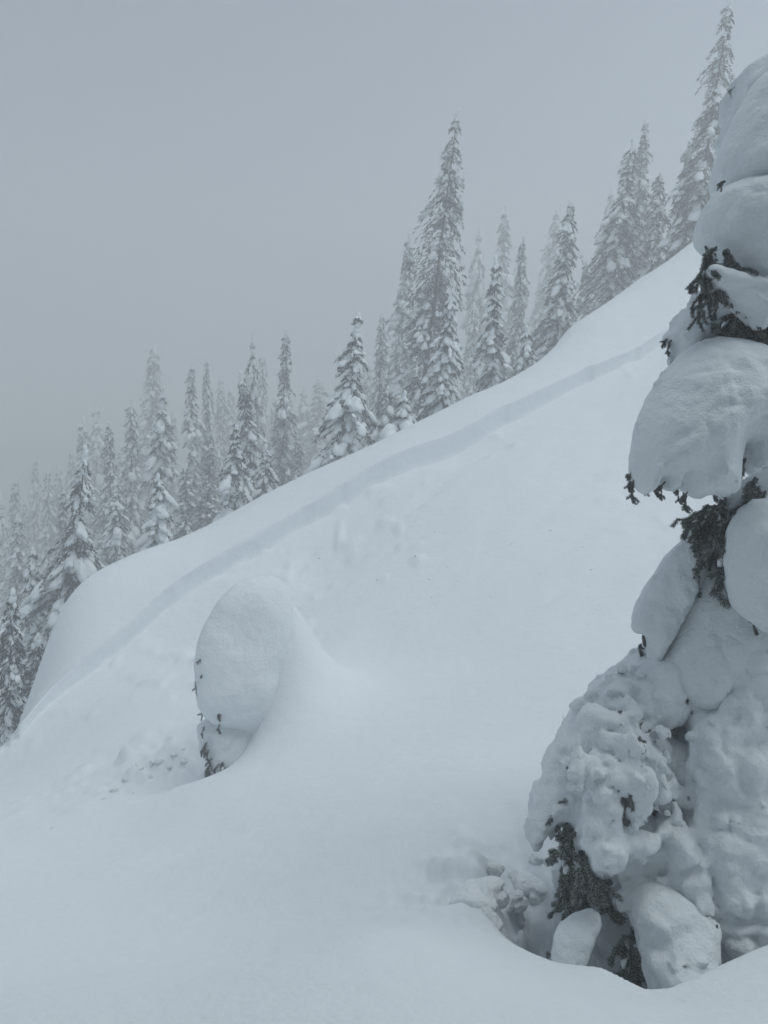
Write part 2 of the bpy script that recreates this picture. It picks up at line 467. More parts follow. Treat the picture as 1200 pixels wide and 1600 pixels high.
def make_sprig(seed, L=0.24, nside=7):
    """one drooping fir twig with side twigs and crusted snow, along +x, drooping to -z"""
    r = np.random.default_rng(seed)
    VV, Q, T, n0 = [], [], [], 0
    def axis(p0, d, l, droop):
        s = np.linspace(0, 1, 6)[:, None]
        kink = np.cumsum(r.normal(0, .018, (6, 3)), 0) * l * 4
        kink[0] = 0
        return p0 + d * l * s + np.array([0, 0, -droop]) * l * s ** 2 + kink
    axes = [(axis(np.zeros(3), np.array([1.0, 0, 0]), L, 0.35), 0.006, L)]
    for q in range(nside):
        t = 0.1 + 0.8 * r.random(); p = axes[0][0]
        base = p[int(t * 5)] + (p[min(int(t * 5) + 1, 5)] - p[int(t * 5)]) * (t * 5 % 1)
        a = (1 if q % 2 else -1) * r.uniform(0.3, 1.1)
        l = L * r.uniform(0.25, 0.6) * (1.15 - t * 0.6)
        axes.append((axis(base, np.array([math.cos(a), math.sin(a), r.uniform(-.7, .25)]), l, r.uniform(.2, .7)), 0.004, l))
    for P, rad, l in axes:
        v, qd, tr = tube(P, rad, rad * .4, 4)
        VV.append(v); Q.append(qd + n0); T.append(tr + n0); n0 += len(v)
    nq = sum(map(len, Q)); ntw = sum(map(len, T))
    NV, NT = [], []
    for P, rad, l in axes:
        n = int(l * 4800)
        t = r.random(n) ** 0.9 * 5; i0 = np.minimum(t.astype(int), 4); fr = (t - i0)[:, None]
        p = P[i0] * (1 - fr) + P[i0 + 1] * fr
        d = P[i0 + 1] - P[i0]; d /= np.linalg.norm(d, axis=1)[:, None]
        rnd = r.normal(size=(n, 3)); rnd -= (rnd * d).sum(1)[:, None] * d; rnd /= np.linalg.norm(rnd, axis=1)[:, None]
        nd = rnd * 0.75 + d * 0.65; nd /= np.linalg.norm(nd, axis=1)[:, None]
        ln = r.uniform(0.014, 0.028, n)[:, None]
        sd_ = np.cross(nd, d); sd_ /= np.linalg.norm(sd_, axis=1)[:, None] + 1e-9
        wv = 0.0016
        NV.append(np.stack([p - sd_ * wv, p + sd_ * wv, p + nd * ln + sd_ * wv * .6, p + nd * ln - sd_ * wv * .6], 1).reshape(-1, 3))
        NT.append(np.arange(n * 4).reshape(n, 4) + n0); n0 += n * 4
    LVs, LTs = [], []
    for P, rad, l in axes:
        for _ in range(int(l * 8 * r.random() + .2)):
            t = r.random() * 4.99; i0 = int(t); p = P[i0] * (1 - t + i0) + P[i0 + 1] * (t - i0)
            sz = r.uniform(.008, .022)
            LVs.append(LU * (1 + .2 * r.normal(size=(len(LU), 1))) * [sz * 2.2, sz * 1.2, sz * .7] + p + [0, 0, .012]); LTs.append(LTRI + n0); n0 += len(LU)
    V = np.concatenate(VV + NV + LVs)
    qs = np.concatenate(Q + NT); ts = np.concatenate(T + LTs)
    mi = np.concatenate([np.zeros(nq), np.ones(len(qs) - nq), np.zeros(ntw), np.full(len(ts) - ntw, 2)])
    me = mesh_from('branch', V, [qs, ts], True, mi)
    for m_ in (M_bark, M_needle_near, M_pad): me.materials.append(m_)
    return me
SPRIGS = [make_sprig(s, L, n) for s, L, n in ((1, .24, 7), (2, .3, 9), (3, .18, 5), (4, .34, 10), (5, .14, 5))]
pr = random.Random(5)
def sprig(parent, u, v, Y, scale=1.0, yaw=None, pitch=None, var=None):
    """yaw 0 points to the right, pi to the left, -pi/2 towards the viewer"""
    p = pix(u, v, Y)
    yaw = pr.uniform(math.pi * 0.9, math.pi * 1.6) if yaw is None else yaw
    pitch = pr.uniform(0.3, 1.0) if pitch is None else pitch
    o = link('branch', SPRIGS[(pr.choice((2, 4)) if scale < .62 else pr.randrange(5)) if var is None else var], parent)
    m = Matrix.Rotation(yaw, 4, 'Z') @ Matrix.Rotation(pitch, 4, 'Y') @ Matrix.Rotation(pr.uniform(-.6, .6), 4, 'X')
    o.matrix_world = Matrix.Translation(Vector(p) - parent.location) @ m @ Matrix.Scale(scale * pr.uniform(.8, 1.15), 4)
    return o

def lobe(parent, name, *a, **kw):
    V, Q = solid(*a, **kw)
    V = V - np.array(parent.location)
    return link(name, mesh_from(name, V, [Q]), parent, [M_lobe])

# ------------------------------------------------------------------ the tall snow-plastered fir close by
TB = pix(1235, 1500, 3.95)
big = link('snow_laden_fir', None, None, (), label='tall fir buried in thick lobes of snow, rising out of a tree well', category='tree')
big.location = (TB[0], TB[1], ground(TB[0], TB[1])[0] - 0.1)
NL = ((0.03, 0.22), (-0.022, 0.13), (-0.010, 0.05))
NB = ((0.05, 0.28), (-0.035, 0.17), (-0.018, 0.07), (-0.006, 0.03))
NS = ((0.035, 0.30), (-0.018, 0.12), (-0.010, 0.05), (0.004, 0.03))
NR = ((0.05, 0.30), (-0.040, 0.17), (-0.026, 0.08), (-0.013, 0.038))
BODY = []
LOBES = [
 # outline, distance, front, back, tilt_x, tilt_z, noise
 ([(1270,55),(1200,106),(1165,160),(1138,215),(1120,262),(1128,300),(1180,330),(1260,350),(1340,300),(1370,200),(1340,100)], 3.95, .34, .5, 0, .25, NS),
 ([(1128,290),(1105,325),(1093,370),(1118,398),(1140,428),(1165,445),(1215,455),(1290,450),(1360,400),(1360,320),(1260,270),(1180,268)], 3.8, .32, .4, 0, .2, NS),
 ([(1098,425),(1108,412),(1135,420),(1165,430),(1200,440),(1215,470),(1195,508),(1180,512),(1165,487),(1140,475),(1115,462)], 3.62, .10, .2, 0, 0, NS),
 ([(1110,445),(1078,478),(1040,518),(1034,535),(1048,545),(1040,574),(1070,562),(1110,548),(1180,535),(1195,505),(1150,475)], 4.1, .16, .2, .2, .2, NS),
 ([(1155,514),(1120,522),(1080,548),(1045,590),(1012,640),(992,690),(980,730),(986,765),(1000,772),(1012,748),(1020,742),(1030,768),(1046,758),(1050,740),(1058,768),(1075,776),(1100,768),(1125,772),(1132,745),(1142,705),(1152,690),(1165,724),(1180,735),(1188,700),(1215,690),(1270,640),(1260,570),(1205,530)], 3.6, .36, .35, 0, .35, NS),
 ([(1150,765),(1128,795),(1138,832),(1180,805),(1230,770),(1230,720),(1185,735)], 3.75, .07, .1, 0, 0, NL),
 ([(1165,810),(1148,860),(1143,910),(1150,955),(1170,972),(1188,988),(1230,965),(1280,880),(1270,790),(1210,775)], 3.4, .2, .3, 0, .2, NL),
 ([(1108,822),(1078,850),(1045,885),(1012,930),(990,965),(988,992),(1003,985),(1010,1005),(1007,1033),(1022,1020),(1045,985),(1070,955),(1088,920),(1108,880),(1120,845)], 3.75, .13, .2, -.2, .3, NS),
 ([(1120,810),(1095,870),(1075,950),(1042,1000),(1015,1050),(1060,1090),(1130,1070),(1210,1060),(1300,1000),(1270,880),(1190,800)], 3.72, .24, .4, 0, .5, NS),
 ([(1018,1032),(985,1070),(965,1095),(960,1128),(985,1142),(1010,1130),(1040,1138),(1075,1105),(1085,1060),(1055,1028)], 3.60, .15, .25, 0, .4, NB),
 ([(1000,1055),(960,1088),(915,1132),(870,1178),(840,1228),(820,1280),(815,1306),(840,1296),(870,1270),(890,1290),(915,1340),(960,1350),(1000,1300),(1020,1220),(1020,1140)], 3.6, .17, .3, 0, .4, NL),
 ([(1045,1142),(1005,1163),(988,1200),(993,1242),(1025,1258),(1058,1247),(1088,1222),(1098,1180),(1078,1148)], 3.53, .14, .25, 0, .4, NB),
 ([(915,1268),(898,1320),(913,1346),(960,1352),(973,1392),(1000,1425),(1032,1402),(1060,1350),(1045,1300),(1000,1255),(950,1248)], 3.36, .15, .25, 0, .4, NB),
 ([(1020,1068),(1075,1090),(1090,1160),(1082,1230),(1060,1300),(1040,1380),(1075,1440),(1130,1510),(1230,1530),(1350,1480),(1370,1300),(1350,1150),(1310,1000),(1200,985),(1100,1015)], 3.45, .34, .5, 0, .42, NB),
 ([(1040,1290),(1042,1380),(1065,1440),(1098,1474),(1118,1440),(1110,1380),(1095,1310)], 3.22, .13, .25, 0, .2, NB),
 ([(1012,1418),(998,1450),(1000,1500),(1008,1540),(1040,1556),(1085,1545),(1120,1510),(1128,1460),(1095,1428),(1050,1410)], 3.02, .16, .3, 0, .3, NR),
 ([(858,1496),(868,1462),(905,1440),(940,1434),(947,1450),(924,1480),(906,1510),(870,1512)], 3.06, .06, .10, 0, .5, ((0.012, .12), (-.006, .05))),
 ([(868,1335),(872,1420),(885,1480),(950,1530),(1020,1530),(1020,1400),(965,1330)], 3.75, .10, .3, 0, .2, NL),
 ([(1140,970),(1110,1040),(1120,1100),(1170,1130),(1230,1120),(1290,1060),(1270,980),(1200,950)], 3.5, .16, .3, 0, .4, NB),
 ([(1000,1060),(935,1120),(890,1190),(885,1260),(915,1320),(965,1335),(1005,1400),(1040,1500),(1130,1530),(1350,1500),(1370,1200),(1310,1000),(1200,985),(1100,1000)], 3.82, .2, .3, 0, .42, NB),
 ([(1095,1120),(1080,1180),(1110,1240),(1170,1260),(1220,1220),(1215,1150),(1160,1110)], 3.36, .14, .3, 0, .4, NB),
 ([(1130,1250),(1090,1310),(1110,1390),(1170,1420),(1240,1390),(1260,1310),(1200,1250)], 3.22, .14, .3, 0, .4, NB),
]
def is_body(L_):
    v_ = np.array(L_[0])[:, 1]
    return v_.min() > 940 and not (v_.min() > 1325) and L_[6] is not NS
BODY = [L_ for L_ in LOBES if is_body(L_)]; LOBES = [L_ for L_ in LOBES if not is_body(L_)]
lump = []
rl = np.random.default_rng(17)
Pn = np.array([L_ for L_ in BODY if len(L_[0]) == 15][0][0], float)
Pm = pixn(chaikin(Pn, 2), 3.45)[:, [0, 2]]; Cm = Pm.mean(0)
for _ in range(170):
    q_ = pixn(np.array([[rl.uniform(930, 1330), rl.uniform(1010, 1500)]]), 3.45)[0]
    d_ = -poly_sdf(np.array([q_[0]]), np.array([q_[2]]), Pm)[0]
    if d_ < 0.02: continue
    pf_ = math.sqrt(max(0, 1 - (1 - min(d_ / .5, 1)) ** 2))
    yy = 3.45 + .42 * (q_[2] - Cm[1]) - .34 * pf_
    c_ = np.array([q_[0] * yy / 3.45, yy + .03, q_[2] * yy / 3.45]); rr_ = rl.uniform(.05, .13)
    lump.append((c_, np.array([rr_ * rl.uniform(.8, 1.3), rr_ * .8, rr_ * rl.uniform(.7, 1.1)])))
mantle = lobe(big, 'snow_mantle', [L_[:6] for L_ in BODY], lump, h=0.0155, noise=NR, off=2.2, k=0.035)
mv = np.empty(len(mantle.data.vertices) * 3, np.float32); mantle.data.vertices.foreach_get('co', mv)
mv = mv.reshape(-1, 3) + np.array(big.location)
mf = mv[:, 1] * CP + mv[:, 2] * SP; mu = 600 + FPX * mv[:, 0] / mf; mw = 800 - FPX * (mv[:, 2] * CP - mv[:, 1] * SP) / mf
def mantle_y(u, v):
    k_ = (np.abs(mu - u) < 7) & (np.abs(mw - v) < 7)
    return mv[k_, 1].min() if k_.any() else None
for n_, (out, Y, tf_, tb_, kx, kz, no) in enumerate(LOBES):
    lobe(big, 'snow_lobe', [(out, Y, tf_, tb_, kx, kz)], (), h=0.0175, noise=no, off=n_ * 1.37)
# the far side of the tree, so that it stands as a whole
back = []
for (v_, ww, hh) in ((200, .55, .6), (380, .6, .4), (640, .7, .5), (880, .75, .5), (1100, .85, .5), (1320, .95, .5), (1480, .9, .4)):
    c_ = pix(1290, v_, 4.35); back.append((c_, (ww, .5, hh * .75)))
for c_, r_ in back:
    lobe(big, 'snow_lobe', [], [(c_, r_)], h=0.05, noise=NB, off=c_[2])
t0, t1_ = pix(1240, 1520, 4.0), pix(1262, 80, 4.05)
v_, q_, tr_ = tube([t0 + (t1_ - t0) * s_ for s_ in np.linspace(-.05, 1, 9)], .14, .03, 12)
link('trunk', mesh_from('trunk', v_ - np.array(big.location), [q_, tr_]), big, [M_bark])
for u, v, Y, s, yaw, pt in [
    (1134,283,3.62,.35,3.4,.2), (1120,385,3.6,.7,3.6,.9), (1108,398,3.62,.7,3.3,1.0), (1118,412,3.6,.8,3.9,1.1), (1125,425,3.62,.7,3.2,.9), (1105,420,3.62,.6,3.2,.5), (1130,395,3.62,.7,4.2,1.2),
    (1115,470,3.85,.5,3.6,1.1), (1120,480,3.85,.5,4.2,1.2), (1060,520,3.95,.5,3.1,.4), (1050,530,3.95,.4,3.3,.9),
    (1160,480,3.75,1,3.4,1.0), (1185,490,3.7,1,4.4,1.1), (1200,500,3.7,1,5.0,1.0), (1150,500,3.85,1,3.4,.7), (1195,470,3.7,1,4.4,.9), (1210,520,3.6,.8,3.5,.3),
    (1003,712,3.45,.45,3.2,1.2), (998,745,3.48,.55,3.3,1.2), (1022,752,3.42,.45,3.9,1.3), (1040,752,3.4,.4,4.2,1.3), (1075,768,3.4,.4,4.2,1.3),
    (1008,752,3.5,.5,3.4,1.2), (992,735,3.5,.45,3.2,1.2), (1012,690,3.35,.25,4,1.2), (1030,760,3.4,.35,4,1.2), (1165,715,3.4,.5,4,1.2), (1150,640,3.22,.25,4.4,1.2), (1178,668,3.2,.3,4.4,1.2),
    (1150,750,3.75,1,3.6,1.1), (1170,760,3.6,1,4.0,1.0), (1120,790,3.7,.9,3.3,.9), (1135,780,3.6,1,3.8,1.1), (1160,790,3.55,1,4.1,.9), (1190,770,3.5,1,4.6,1.0), (1200,790,3.5,1,3.9,.9), (1125,815,3.6,1,3.6,1.2), (1140,820,3.55,1,4.4,1.2), (1115,805,3.7,.8,3.2,.8), (1150,835,3.55,.9,4.2,1.3), (1130,840,3.55,.8,3.7,1.3), (1180,745,3.5,1,4.2,1.2), (1105,790,3.7,.7,3.2,.5), (1195,815,3.5,.9,4.5,1.2),
    (1092,885,3.6,.6,3.6,1.3), (1085,900,3.6,.6,4.2,1.3), (1075,870,3.7,.5,3.3,1.0), (1098,860,3.6,.6,3.6,1.2), (1090,850,3.65,.7,3.3,1.1), (1180,930,3.2,.35,4.6,1.2),
    (1002,965,3.72,.5,3.2,1.1), (1008,990,3.7,.5,3.6,1.2), (1002,1005,3.7,.4,3.4,1.2), (1018,960,3.65,.4,4,1.2), (1050,975,3.65,.4,4.5,1.2),
    (1070,1035,3.45,.5,4.4,1.2), (1072,1060,3.4,.5,4.6,1.3), (1075,1090,3.38,.4,4.6,1.3), (972,1110,3.4,.4,3.2,.8), (1005,1128,3.36,.5,4.0,1.2), (1015,1140,3.35,.6,4.4,1.3), (1000,1150,3.36,.5,3.7,1.3), (985,1165,3.36,.5,4.2,1.3), (1060,1135,3.3,.4,4.6,1.2),
    (975,1215,3.34,.6,3.6,1.2), (988,1235,3.3,.6,4.2,1.3), (968,1235,3.34,.5,3.9,1.3), (982,1255,3.28,.5,4.6,1.3), (1022,1228,3.12,.25,4.6,1.2), (978,1300,3.05,.25,4.6,1.3), (1078,1240,3.25,.5,4.6,1.3), (1068,1290,3.2,.5,4.6,1.3),
    (872,1268,3.45,.58,3.2,.45), (858,1280,3.45,.45,3.2,.45), (884,1262,3.45,.58,3.4,.9), (890,1275,3.5,1,3.7,1.3), (885,1300,3.5,1,4.2,1.3), (900,1300,3.5,1,4.4,1.3), (895,1325,3.5,1,3.5,1.2), (905,1330,3.45,.9,4.4,1.0), (880,1245,3.45,.7,4.2,1.3),
    (885,1365,3.4,.8,3.2,1.1), (880,1385,3.4,.7,3.7,1.2), (895,1350,3.45,.9,3.5,1.2), (925,1345,3.35,1,4.2,1.0), (950,1350,3.35,1,4.6,1.1), (960,1360,3.4,1,4.0,1.2), (935,1350,3.5,1,3.4,.8), (975,1400,3.4,1,4.2,1.2),
    (950,1430,3.1,.6,4.0,1.2), (942,1445,3.0,.7,3.9,1.2), (930,1470,3.0,.6,3.7,1.0), (925,1415,3.35,.7,3.3,.7), (940,1425,3.3,.7,3.7,.6),
    (985,1450,3.25,1,4.4,1.3), (990,1465,3.2,1,4.0,1.2), (985,1480,3.2,1,4.6,1.2), (975,1475,3.25,1,3.8,1.2), (995,1440,3.2,1,4.4,1.3), (990,1500,3.15,.8,4.0,1.0), (970,1495,3.2,.8,3.6,.8),
    (880,1485,2.98,.4,3.6,.8), (895,1490,2.97,.4,4.2,.8), (868,1490,3.0,.4,3.3,.8), (905,1485,2.97,.4,4.4,.9)]:
    if s < .36 and u != 1134: continue
    Y += .05
    if 1020 < v < 1345 and u < 1100:
        my = mantle_y(u, v)
        if my is not None: Y = my + .015
    if v > 1275 and u < 1000 and pr.random() < .62: continue
    sprig(big, u, v, Y, s, yaw, pt)
    if s >= .9 and v < 1300:
        sprig(big, u + pr.uniform(-12, 12), v + pr.uniform(-10, 10), Y + .08, s, yaw + pr.uniform(-.7, .7), pt)

# twig tips hanging out from under the hems of the snow lobes
for out, Y, tf_, tb_, kx, kz, no in LOBES[1:8]:
    P_ = np.array(out, float); c_ = P_.mean(0)
    for a_, b_ in zip(P_, np.roll(P_, -1, 0)):
        nrm = np.array([-(b_ - a_)[1], (b_ - a_)[0]])
        if nrm @ ((a_ + b_) / 2 - c_) < 0: nrm = -nrm
        if nrm[1] < 0.25 * np.linalg.norm(nrm): continue                 # only edges that look down
        for t_ in np.arange(0, 1, 9 / max(np.linalg.norm(b_ - a_), 9)):
            if pr.random() < .5: continue
            p_ = a_ + (b_ - a_) * t_ - nrm / np.linalg.norm(nrm) * pr.uniform(5, 11)
            if p_[0] > 1230 or poly_sdf(np.array([p_[0]]), np.array([p_[1]]), P_)[0] > -4: continue
            sprig(big, p_[0], p_[1], Y + pr.uniform(-.03, .08), pr.uniform(.22, .42), pr.uniform(2.9, 4.9), pr.uniform(.9, 1.45))

# ------------------------------------------------------------------ the small rounded tree plastered with snow
mush = link('buried_small_fir', None, None, (), label='small stooped fir wholly plastered in smooth snow, standing alone on the open slope', category='tree')
mush.location = (MUSH[0], MUSH[1], ground(MUSH[0], MUSH[1])[0])
lobe(mush, 'snow_cap',
     [([(316,1052),(312,1024),(315,996),(325,966),(343,936),(363,916),(395,907),(423,911),(442,927),(455,955),(466,1000),(475,1060),(482,1120),(488,1200),(480,1290),(450,1300),(432,1215),(412,1160),(392,1132),(370,1124),(350,1120),(340,1112),(326,1097),(317,1076)], 9.72, .40, .6, .62, .2),
      ([(372,1121),(345,1128),(332,1150),(328,1175),(336,1205),(330,1240),(340,1300),(430,1310),(480,1290),(486,1200),(460,1140),(420,1125)], 9.64, .38, .5, .55, .25)],
     (), h=0.035, flat=.92, noise=((0.07, .6), (0.020, .22), (-.008, .09)), k=0.06)
lobe(mush, 'snow_skirt', [([(350,1119),(322,1122),(308,1136),(312,1158),(322,1176),(330,1205),(365,1215),(385,1160),(376,1124)], 9.5, .2, .3, .2, .25)], (), h=0.025, noise=NL, off=5.0)
lobe(mush, 'snow_skirt', [([(336,1185),(318,1205),(300,1232),(302,1266),(345,1266),(356,1205)], 9.35, .14, .2, 0, .1)], (), h=0.025, noise=NL, off=6.0)
lobe(mush, 'snow_clump', [([(318,1052),(308,1058),(306,1068),(314,1076),(324,1070),(326,1058)], 9.4, .05, .08, 0, .1)], (), h=0.02, noise=NL, off=7.0)
lobe(mush, 'snow_clump', [([(322,1150),(309,1158),(308,1170),(318,1176),(330,1168)], 9.35, .06, .08, 0, .1)], (), h=0.02, noise=NL, off=8.0)
a_, b_ = pix(352, 1290, 9.6), pix(400, 985, 9.85)
v_, q_, tr_ = tube([a_ * (1 - s_) + b_ * s_ + np.array([-.13 * math.sin(s_ * 3.1), 0, 0]) for s_ in np.linspace(0, 1, 9)], .055, .02, 10)
link('trunk', mesh_from('trunk', v_ - np.array(mush.location), [q_, tr_]), mush, [M_bark])
for u, v, s, yaw, pt in [(322,1050,.7,3.3,.7), (318,1058,.7,3.3,.9), (316,1070,.6,3.5,1.1), (330,1078,.8,3.4,1.0), (328,1090,.6,3.6,1.1), (340,1098,.8,3.3,.4), (340,1105,.7,3.7,1.2), (318,1135,.7,3.3,.9),
                         (322,1160,.8,3.3,.7), (320,1168,.8,3.4,1.0), (325,1172,.7,3.8,1.1), (330,1185,.8,3.4,1.0), (335,1200,.9,3.3,1.1), (328,1210,.8,3.5,1.1), (338,1215,.8,4.0,1.2), (320,1222,.7,3.3,1.0), (345,1190,.8,3.9,1.2), (312,1030,.5,3.3,.4), (345,1125,.7,3.6,1.0)]:
    sprig(mush, u + 2, v, 9.26 - .02 * (v > 1110), s * 1.0, yaw, pt)

# ------------------------------------------------------------------ firs behind the ridge
def make_fir(seed, H, R, snow=0.6, pillow=1.0, droop=0.9, dens=1.0, taper=0.72, gap=0.0, frost=False, single=0):
    """returns (trunk, crown, snow_load) meshes of a fir of height H, base at the origin"""
    r = np.random.default_rng(seed)
    NVs, NF, SV, SZ, nn = [], [], [], [], 0
    # unit lump
    nu, nvv = 8, 5
    th = np.linspace(0, 2 * np.pi, nu, endpoint=False); ph = np.linspace(0, np.pi, nvv + 2)[1:-1]
    U = np.concatenate([[[0, 0, 1.0]], np.stack([np.outer(np.sin(ph), np.cos(th)), np.outer(np.sin(ph), np.sin(th)), np.outer(np.cos(ph), np.ones(nu))], 2).reshape(-1, 3), [[0, 0, -1.0]]])
    LT = [(0, 1 + q, 1 + (q + 1) % nu) for q in range(nu)]
    for a in range(nvv - 1):
        for q in range(nu):
            i0, i1, j0, j1 = 1 + a * nu + q, 1 + a * nu + (q + 1) % nu, 1 + (a + 1) * nu + q, 1 + (a + 1) * nu + (q + 1) % nu
            LT += [(i0, j0, j1), (i0, j1, i1)]
    e = len(U) - 1
    LT += [(e, 1 + (nvv - 1) * nu + (q + 1) % nu, 1 + (nvv - 1) * nu + q) for q in range(nu)]
    LT = np.array(LT)
    z = 0.02 * H; twist = r.uniform(0, 6)
    wob = r.uniform(0, 6, 4)
    while z < H * 0.985:
        t = z / H
        env = (R * (1 - t) ** taper + .16 * (1 - t) ** .5) * (1 + 0.22 * math.sin(wob[0] + t * 13) + 0.16 * math.sin(wob[1] + t * 29)) + 0.05
        nb = max(3, int(round((4.5 + 3.0 * (1 - t)) * dens)))
        big_gap = r.random() < gap
        for q in range(nb):
            a = twist + 2 * math.pi * (q + r.uniform(-.3, .3)) / nb
            sect = math.sin(a * 2 + wob[2] + t * 9) * math.sin(a + wob[3] - t * 17)
            L = env * (1 + .26 * sect) * (r.uniform(0.55, 1.05) + 0.35 * (r.random() < .12)) * (0.6 if big_gap else 1)
            dr = droop * r.uniform(0.7, 1.3)
            ca, sa = math.cos(a), math.sin(a)
            zz = z + r.uniform(-.1, .1)
            def bp(s, lat=0.0, up=0.0):
                s = np.asarray(s)
                x = s * L; y = lat
                return np.stack([x * ca - y * sa, x * sa + y * ca, zz + 0.12 * L * s - dr * L * s ** 1.8 + up], -1)
            # foliage: fans of twig blades hanging off the branch
            m = int(24 + 44 * L)
            s = 0.15 + 0.85 * r.random(m); side = r.choice([-1, 1], m)
            lat = side * r.random(m) * L * 0.30 * np.sin(np.pi * np.clip(s, 0, 1) * .85 + .2)
            p = bp(s, lat, -0.02 - r.random(m) * 0.05)
            ang = a + side * r.uniform(0.2, 1.3, m)
            bl = r.uniform(0.10, 0.24, m) * (0.7 + 0.25 * min(L, 1.5))
            d = np.stack([np.cos(ang), np.sin(ang), -r.uniform(0.2, 1.6, m)], 1); d /= np.linalg.norm(d, axis=1)[:, None]
            wd = np.cross(d, r.normal(size=(m, 3))); wd /= np.linalg.norm(wd, axis=1)[:, None]; wd *= (bl * r.uniform(.08, .16, m))[:, None]
            b2 = d * bl[:, None]
            NVs.append(np.stack([p, p + b2 * .45 + wd, p + b2, p + b2 * .5 - wd], 1).reshape(-1, 3))
            NF.append(np.arange(m * 4).reshape(m, 4) + nn); nn += m * 4
            # snow lying on the branch: lumps along it
            if r.random() < snow:
                k_ = 2 + int(r.random() < 0.6) + int(L / 0.22)
                for _ in range(k_):
                    s0 = r.uniform(0.25, 1.0); ln = min(L * r.uniform(0.12, 0.3), .05 + .26 * r.random() ** 2.2) * pillow + 0.035
                    wdt = ln * r.uniform(0.55, 0.95); hgt = min(ln * r.uniform(0.4, 0.7), .28)
                    u = U * (1 + 0.16 * r.normal(size=(len(U), 1)))
                    c0 = bp(s0, r.uniform(-.16, .16) * L)
                    til = r.uniform(.35, .95) * min(dr, 1.1)
                    ox, oy = u[:, 0] * ln, u[:, 1] * wdt
                    up = np.where(u[:, 2] > 0, u[:, 2], u[:, 2] * .3) * hgt + hgt * .1 - (.45 * u[:, 1] ** 2 + .35 * np.maximum(u[:, 0], 0) ** 2) * hgt
                    SV.append(c0 + np.stack([ox * ca - oy * sa, ox * sa + oy * ca, up - til * ox], 1)); SZ.append(ln)
        twist += 2.4
        z += r.uniform(0.20, 0.34) / dens * (0.75 + 0.5 * (1 - t)) * (2.0 if big_gap else 1)
    # leader with a small snow tip
    for q in range(5):
        u = U * (1 + 0.15 * r.normal(size=(len(U), 1)))
        SV.append(u * [.07 + .02 * q, .07 + .02 * q, .12] + [r.uniform(-.03, .03), r.uniform(-.03, .03), H - .05 - q * .16]); SZ.append(0)
    tv, tq, tt = tube([(0.02 * math.sin(i_), 0.02 * math.cos(i_ * 1.7), -0.6 + (H + .6) * i_ / 8) for i_ in range(9)], 0.007 * H + .03, .012, 7)
    tr = mesh_from('trunk', tv, [tq, tt]); tr.materials.append(M_bark)
    cr = mesh_from('crown', np.concatenate(NVs), [np.concatenate(NF)]); cr.materials.append(M_needle_frost if frost else M_needle_far)
    order = np.argsort(SZ)[::-1]; apart = [n for n in order[:single] if SZ[n] > .2]
    rest = [n for n in range(len(SV)) if n not in set(apart)]
    sn = mesh_from('snow_load', np.concatenate([SV[n] for n in rest]), [np.concatenate([LT + k * len(U) for k in range(len(rest))])]); sn.materials.append(M_pad)
    pl = []
    for n in apart:
        m_ = mesh_from('snow_pillow', SV[n], [LT]); m_.materials.append(M_pad); pl.append(m_)
    return [tr, cr, sn] + pl

def place_fir(meshes, H0, R0, top, base_u, base_v, Y, wpx, label, group=None, rot=None):
    T = pix(top[0], top[1], Y); bx = pix(base_u, base_v, Y)
    # carry the lean on down to the ground hidden behind the ridge
    k = (T[0] - bx[0]) / max(T[2] - bx[2], .1)
    x = bx[0]
    for _ in range(4):
        gz = ground(x, Y)[0]; x = T[0] - k * (T[2] - gz)
    base = np.array([x, Y, gz]); ax = T - base; H = np.linalg.norm(ax)
    e = link('fir_tree', None, None, (), label=label, category='tree')
    if group: e['group'] = group
    # the width is given where the ridge cuts the tree
    tcut = np.clip((bx[2] - gz) / max(T[2] - gz, .1), 0, .8)
    half = wpx / 2 / FPX * Y
    sxy = half / (R0 * (1 - tcut) ** 0.72 + 0.1)
    q = Vector((0, 0, 1)).rotation_difference(Vector(ax)).to_matrix().to_4x4()
    e.matrix_world = Matrix.Translation(Vector(base) - Vector(ax).normalized() * 0.15) @ q @ Matrix.Rotation(pr.uniform(0, 6.28) if rot is None else rot, 4, 'Z') @ Matrix.Diagonal((sxy, sxy, H / H0, 1))
    for nm, me_ in zip(['trunk', 'crown', 'snow_load'] + ['snow_pillow'] * 400, meshes):
        o = link(nm, me_, e)
        if nm in ('crown', 'snow_load'): o['kind'] = 'stuff'
    return e, H, sxy

def own_fir(seed, top, bu, bv, Y, wpx, label, group=None, **kw):
    """a fir modelled for its own place"""
    T = pix(top[0], top[1], Y); B = pix(bu, bv, Y); gz = ground(B[0], Y)[0]
    H = T[2] - gz; tc = np.clip((B[2] - gz) / H, 0, .8)
    R = (wpx / 2 / FPX * Y - .05) / (1 - tc) ** 0.72
    return place_fir(make_fir(seed, H, R, **kw), H, R, top, bu, bv, Y, wpx, label, group)

